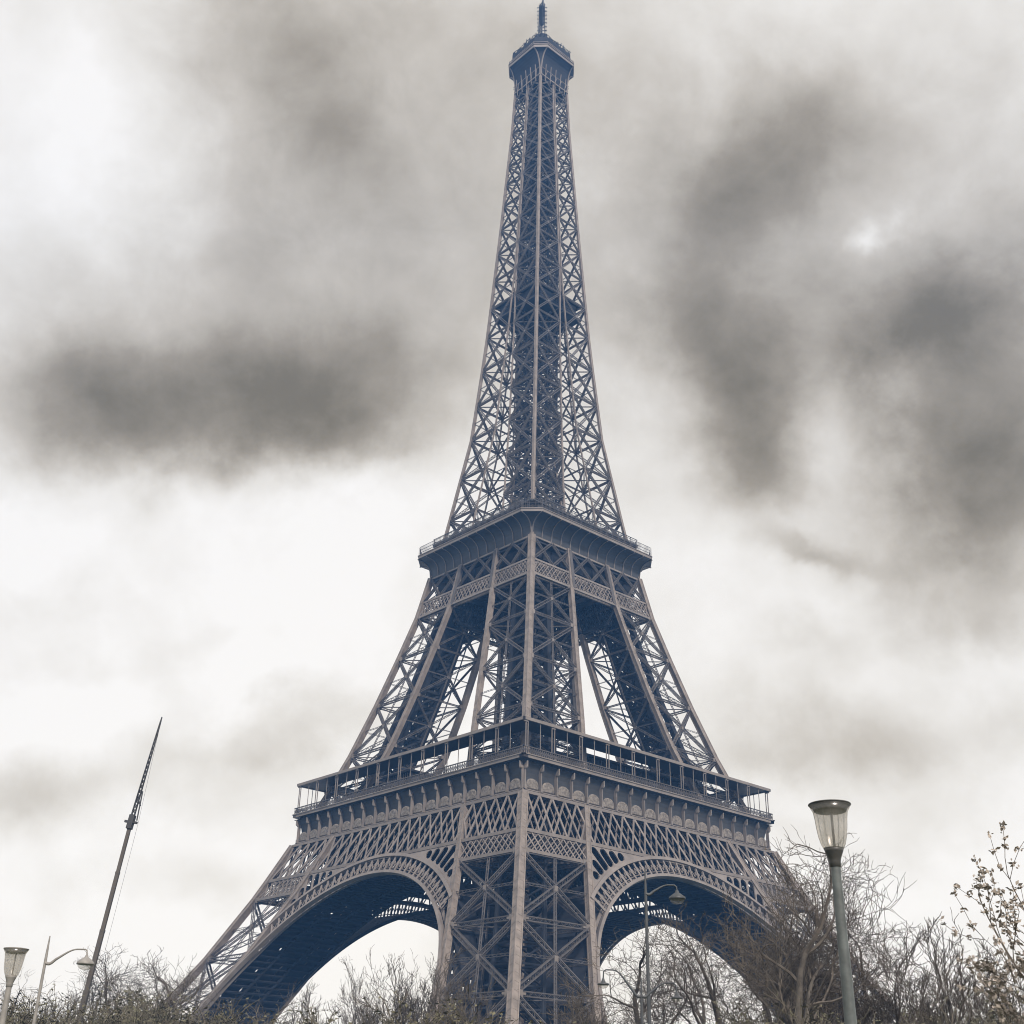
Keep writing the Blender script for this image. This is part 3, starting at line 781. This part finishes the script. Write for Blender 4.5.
arm_lamp(loc, hz, [(1, hz-1.15, 1.75, .6, .25, .40)], 'steel street lamp with one curved arm, between the small tulip lamp and the crane boom', .9, M_PALE)
loc, hz = stand(645, 868, 50.0)
arm_lamp(loc, hz, [(1, hz-1.0, 1.15, .35, .2, .34)], 'tall dark street lamp whose dish hangs inside the right arch of the tower', .8)
loc, hz = stand(641, 978, 46.0)
arm_lamp(loc, hz, [(-1, hz-.6, 1.25, .85, .3, .21), (1, hz-.6, 1.15, .45, .3, .21)], 'lower two-armed street lamp in front of the bare tree under the right arch', .65)

# ------------------------------------------------------------------ crane
DC = 120.0
pa, pb_, pc_ = at_depth(68, 1045, DC), at_depth(131, 822, DC), at_depth(162, 717, DC)
crane = empty('mobile_crane', (pa.x, pa.y, 0)); tag(crane, 'mobile crane with a long leaning telescopic boom ending in a thin lattice jib', 'crane')
o0 = Vector((pa.x, pa.y, 0)); base = Vector((0, 0, 2.6)); jn = pb_-o0; tip = pc_-o0
dirb = (jn-base); Lb = dirb.length; dirb.normalize()
bm = Beams()
for k, (f0, f1, w_) in enumerate(((0, .36, .44), (.35, .58, .38), (.57, .8, .34), (.79, 1.0, .30))):
    bm.add(base+dirb*Lb*f0, base+dirb*Lb*f1, w_, w_, (1, 0, 0)); bm.add(base+dirb*Lb*(f1-.006), base+dirb*Lb*(f1+.002), w_*1.06, w_*1.06, (1, 0, 0))
bm.obj('boom', M_CRANE, crane)
jb = Beams(); dj = (tip-jn); Lj = dj.length; dj.normalize(); ex = dj.cross(Vector((0, 1, 0))).normalized(); ey = Vector((0, 1, 0))
NJ = 22
for i in range(NJ):
    f0, f1 = i/NJ, (i+1)/NJ; s0 = .13*(1-f0)**.6+.015; s1 = .13*(1-f1)**.6+.015
    c0 = [jn+dj*Lj*f0+ex*a*s0+ey*b*s0 for a, b in ((-1, -1), (1, -1), (1, 1), (-1, 1))]
    c1 = [jn+dj*Lj*f1+ex*a*s1+ey*b*s1 for a, b in ((-1, -1), (1, -1), (1, 1), (-1, 1))]
    for k in range(4):
        jb.add(c0[k], c1[k], .06, .06, (0, 1, 0)); jb.add(c0[k], c1[(k+1) % 4], .05, .05, (0, 1, 0)); jb.add(c0[k], c0[(k+1) % 4], .05, .05, (0, 1, .2))
jb.obj('lattice_jib', M_CRANEDK, crane)
hd = Beams(); hd.box(jn, 1.3, .5, .6, dj, ey); hd.add(jn-ex*.6, jn+ex*.6, .2, .3, (0, 1, 0)); hd.add(jn-ex*.5+dj*.2, jn+dj*3-ex*.25, .1, .1, (0, 1, 0)); hd.add(jn-ex*.45+dj*1.6, jn+ex*.1+dj*2.4, .12, .12, (0, 1, 0))
hd.obj('boom_head', M_CRANEDK, crane)
tube('hoist_cable', [tip, jn-ex*(-.7 if ex.x > 0 else .7), base-ex*(-.7 if ex.x > 0 else .7)+dirb*6], .012, M_CRANEDK, crane, 4)
cb = Beams(); cb.box((0, 0, 1.5), 2.6, 9.5, .9, (1, 0, 0)); cb.box((0, 0, 2.3), 2.4, 4.0, .8, (1, 0, 0)); cb.obj('carrier', M_CRANE, crane)
cb2 = Beams(); cb2.box((.9, -3.6, 2.6), 1.2, 1.8, 1.5, (1, 0, 0)); cb2.obj('cab', M_CRANE, crane)
for s in (-1, 1):
    for y in (-3.6, -1.8, 1.8, 3.6):
        w = lathe('wheel', [(0, -.18), (.3, -.18), (.52, -.16), (.56, 0), (.52, .16), (.3, .18), (0, .18)], M_RUB, crane, 20)
        w.rotation_euler[1] = pi/2; w.location = (s*1.15, y, .56)

# ------------------------------------------------------------------ trees
class Tree:
    def __init__(s, seed): s.r = random.Random(seed); s.tv = []; s.tf = []; s.cv = []; s.cf = []; s.tips = []
    def seg(s, pts, rads, thick):
        n = 7 if rads[0] > .12 else (5 if rads[0] > .04 else 3)
        V, F = tube_arrays(pts, rads, n); v, f = (s.tv, s.tf) if thick else (s.cv, s.cf)
        b = len(v); v += V; f += [tuple(x+b for x in q) for q in F]
    def grow(s, p, d, L, r, lvl, P):
        R = s.r; n = 5 if lvl < 2 else (4 if lvl < 4 else 3); pts = [p.copy()]; rads = [r]; q = p.copy(); dd = d.copy()
        r1 = r*P['taper']
        for i in range(n):
            w = P['wiggle']*(1+.3*lvl)
            dd = (dd+Vector((R.uniform(-w, w), R.uniform(-w, w), R.uniform(-w, w)+P['up'](lvl)))).normalized()
            q = q+dd*(L/n); pts.append(q.copy()); rads.append(r+(r1-r)*(i+1)/n)
        s.seg(pts, rads, lvl <= P['thick'])
        if lvl >= P['levels']: s.tips.append((pts[-1], dd, pts)); return
        k = P['kids'][lvl]
        for j in range(k):
            f = R.uniform(P['first'][min(lvl, len(P['first'])-1)], 1.0) if j < k-1 else 1.0
            i = min(n-1, int(f*n)); fr = f*n-i; o = pts[i].lerp(pts[i+1], fr) if i < n else pts[-1]
            ang = radians(R.uniform(*P['angle'])) * (0.45 if (j == k-1 and lvl < 3) else 1)
            ax = dd.orthogonal().normalized(); ax.rotate(Matrix.Rotation(R.uniform(0, 2*pi), 3, dd))
            nd = dd.copy(); nd.rotate(Matrix.Rotation(ang, 3, ax))
            s.grow(o, nd, L*R.uniform(*P['len']), max(r1*R.uniform(.5, .8) if j < k-1 else r1*.95, P['rmin']), lvl+1, P)
def make_tree(name, seed, hgt, style, leaf=0):
    T = Tree(seed)
    base = dict(taper=.62, wiggle=.12, up=lambda l: .05, kids=[4, 4, 4, 4, 4, 3], first=[.45, .3, .25, .2], angle=(22, 55), len=(.55, .82), thick=1, levels=5, rmin=.018)
    base.update(style)
    L0 = hgt*base.get('trunk', .32); r0 = hgt*base.get('girth', .018)
    stems = base.get('stems', 1)
    for s_ in range(stems):
        a = T.r.uniform(0, 2*pi); lean = .03 if stems == 1 else T.r.uniform(.15, .5)
        T.grow(Vector((cos(a)*.3*(stems > 1), sin(a)*.3*(stems > 1), -.1)), Vector((cos(a)*lean, sin(a)*lean, 1)).normalized(), L0, r0/(1 if stems == 1 else 1.8), 0, base)
    root = empty(name)
    tm = mesh_np('trunk', T.tv, T.tf, True); tr = new_obj('trunk', tm, root, M_BARK)
    cv, cf = T.cv, T.cf
    cm = mesh_np('branches', cv, cf, False); crown = new_obj('crown', cm, root, base.get('mat', M_TWIG))
    # scale to the wished height
    zmax = sorted(v[2] for v in cv)[int(len(cv)*(.999 if 'shrub' in name else .996))]; k = hgt/zmax
    for me in (tm, cm):
        me.transform(Matrix.Scale(k, 4))
    if leaf:
        LV = []; LF = []; R = T.r
        for tp, dd, pts in T.tips:
            for _ in range(leaf):
                o = Vector(pts[R.randrange(1, len(pts))])*k+Vector((R.gauss(0, .03), R.gauss(0, .03), R.gauss(0, .03)))
                a = Vector((R.gauss(0, 1), R.gauss(0, 1), R.gauss(0, 1))).normalized(); b = a.orthogonal().normalized(); sz = base.get('leafsize', .06)*R.uniform(.6, 1.3)
                i = len(LV); LV += [tuple(o-a*sz-b*sz*.1), tuple(o+b*sz*.5), tuple(o+a*sz), tuple(o-b*sz*.5)]; LF.append((i, i+1, i+2, i+3))
        new_obj(base.get('leafname', 'leaf_cluster'), mesh_np('leaves', LV, LF), root, base.get('leafmat', M_LEAF))
    return root
def copy_tree(root):
    r = root.copy(); COL.objects.link(r)
    for ch in [c for c in bpy.data.objects if c.parent == root]:
        d = ch.copy(); COL.objects.link(d); d.parent = r
    return r
PLANE = dict(rmin=.010, kids=[4, 3, 4, 4, 3, 3], levels=6, angle=(24, 60), len=(.56, .82), trunk=.30, up=lambda l: .05, wiggle=.15, taper=.6)
UPR = dict(girth=.010, rmin=.008, kids=[5, 5, 4, 3, 3, 2], levels=6, angle=(16, 38), len=(.5, .76), wiggle=.14, trunk=.25, up=lambda l: .10)
SHRUB = dict(stems=5, kids=[4, 4, 4, 3], levels=4, angle=(15, 45), len=(.5, .8), trunk=.42, girth=.014, up=lambda l: .08, mat=M_BUSH, leafmat=M_BUD, thick=0, rmin=.012)
BLOS = dict(kids=[6, 5, 4, 3], levels=4, angle=(18, 45), len=(.55, .8), trunk=.35, girth=.012, up=lambda l: .12, leafsize=.042, rmin=.006)
protos = {
 'plane_d': make_tree('bare_tree', 71, 14, dict(PLANE, kids=[5, 4, 4, 4, 4, 2], up=lambda l: .07, trunk=.26, angle=(25, 60))),
 'plane_a': make_tree('bare_tree', 11, 14, PLANE), 'plane_b': make_tree('bare_tree', 23, 14, PLANE), 'plane_c': make_tree('bare_tree', 37, 14, PLANE),
 'up_a': make_tree('bare_tree', 5, 10, UPR), 'up_b': make_tree('bare_tree', 8, 10, UPR),
 'shrub_a': make_tree('budding_shrub', 41, 5, SHRUB, leaf=2), 'shrub_b': make_tree('budding_shrub', 43, 5, SHRUB, leaf=2), 'shrub_c': make_tree('budding_shrub', 47, 5, SHRUB, leaf=1),
 'blossom': make_tree('budding_tree', 61, 7, BLOS, leaf=30),
}
for _k, _o in protos.items():
    pass
PH = {'plane': 14, 'up': 10, 'shrub': 5, 'blossom': 7}
used = set()
def plant(kind, px, py, dist, rz, label, group=None, cat='tree', wide=1.0):
    """stands a tree so that its top reaches the height seen at (px, py)"""
    root = protos[kind]
    o = copy_tree(root) if kind in used else root
    used.add(kind)
    p = at_depth(px, py, dist); h = p.z; s = h/PH[kind.split('_')[0]]
    o.location = (p.x, p.y, 0); o.rotation_euler[2] = rz; o.scale = (s*wide, s*wide, s)
    o.pop('group', None) if hasattr(o, 'pop') else None
    tag(o, label, cat, group); return o
GB = 'bare trees around the tower'; GS = 'budding shrubs along the lawn'
R_ = random.Random(3)
TREES = [
 ('plane_d', 765, 872, 72, 0.6, 'dense dark bare tree overlapping the right end of the arch and leg', .62),
 ('plane_d', 778, 838, 60, 1.1, 'tallest bare tree, right of the tower leg and behind the large tulip lamp', 1.05),
 ('plane_b', 728, 915, 80, 2.5, 'bare tree tangled in front of the right end of the tower arch', 1.1),
 ('plane_c', 862, 905, 72, .4, 'bare tree with long low branches reaching right behind the green lamp post', 1.15),
 ('plane_b', 640, 935, 84, 4.0, 'bare tree standing inside the right arch behind the two-armed lamp', 1.1),
 ('plane_c', 690, 925, 95, 5.2, 'dense bare tree under the middle of the right arch', 1.1),
 ('up_a', 590, 975, 85, 1.0, 'slim bare tree at the right foot of the near tower leg', 1.0),
 ('up_b', 932, 920, 60, 1.7, 'rounded bare tree with upright twigs midway between lamp and right edge', 1.2),
 ('up_a', 893, 940, 66, 3.2, 'smaller upright bare tree just right of the green lamp post', 1.2),
 ('up_b', 985, 945, 75, 4.4, 'upright bare tree behind the budding tree at the right edge', 1.2),
 ('plane_a', 768, 930, 90, 2.2, 'bare tree low behind the tall tree right of the arch', 1.1),
 ('plane_a', 110, 958, 135, 3.1, 'bare tree just right of the crane boom', 1.3),
 ('plane_b', 60, 985, 138, .7, 'bare tree left of the crane boom foot', 1.3),
 ('plane_c', 20, 980, 130, 1.9, 'bare tree behind the small tulip lamp at the left edge', 1.3),
 ('plane_a', 148, 968, 140, 5.5, 'bare tree left of the tower foot', 1.3),
 ('plane_b', 192, 955, 118, 2.0, 'bare tree overlapping the left foot of the tower', 1.3),
 ('up_a', 358, 960, 120, .5, 'thin pale bare tree under the left arch, nearest its middle', .7),
 ('up_b', 398, 956, 112, 2.6, 'thin bare tree rising right of centre under the left arch', .9),
 ('up_a', 430, 952, 116, 4.0, 'bare tree against the near tower leg, left of it', 1.0),
 ('up_b', 310, 985, 125, 1.4, 'short bare tree at the left end of the left arch opening', 1.0),
 ('up_b', 465, 975, 105, 5.9, 'bare tree in front of the left side of the near tower leg', 1.1),
]
for kind, px, py, dist, rz, lab, wd_ in TREES: plant(kind, px, py, dist, rz, lab, GB, 'tree', wd_)
plant('blossom', 1076, 850, 14, 2.1, 'tree with small new leaves along its twigs, cut off by the right edge', None, 'tree', 1.1)
shr = []
names_pos = ['at the left edge', 'left of the crane foot', 'right of the crane foot', 'left of the tower foot', 'on the left tower foot', 'at the left end of the left arch', 'under the left arch', 'under the middle of the left arch', 'at the right end of the left arch', 'left of the near leg', 'in front of the near leg', 'right of the near leg', 'at the left end of the right arch', 'under the right arch', 'under the middle of the right arch', 'at the right end of the right arch', 'below the tall bare tree', 'left of the green lamp post', 'right of the green lamp post', 'below the rounded bare tree', 'below the budding tree', 'at the right edge']
names_pos += ['between the two left lamps', 'at the foot of the crane boom', 'just right of the crane boom', 'between crane and tower foot', 'touching the left tower foot']
for i, pos in enumerate(names_pos):
    px = 5+(i % 22)*48+(24 if i > 21 else 0); d = 46+(i*37 % 23)+(34 if i < 6 or i > 21 else 0)
    py = [1000, 996, 990, 988, 998, 1026, 1024, 1010, 995, 995, 1020, 1020, 1024, 1030, 1030, 1020, 1003, 998, 998, 998, 998, 995, 1000, 992, 990, 992, 1000][i]
    plant(['shrub_a', 'shrub_b', 'shrub_c'][i % 3], px, py, d, i*1.3, 'budding shrub '+pos, GS, 'shrub', 1.5)

# ------------------------------------------------------------------ haze
hz_ = Beams(); hz_.box((0, -98, 157), 640, 450, 316, (1, 0, 0))
hm = bpy.data.materials.new('haze'); hm.use_nodes = True; nt = hm.node_tree; nt.nodes.clear(); q = G(nt)
pv = q.n('ShaderNodeVolumePrincipled'); pv.inputs['Color'].default_value = (.16, .43, 1.0, 1); pv.inputs['Density'].default_value = .00040; pv.inputs['Anisotropy'].default_value = 0.0
oo = q.n('ShaderNodeOutputMaterial'); q.link(pv.outputs[0], oo.inputs['Volume'])
hb = hz_.obj('haze', hm); tag(hb, kind='stuff')
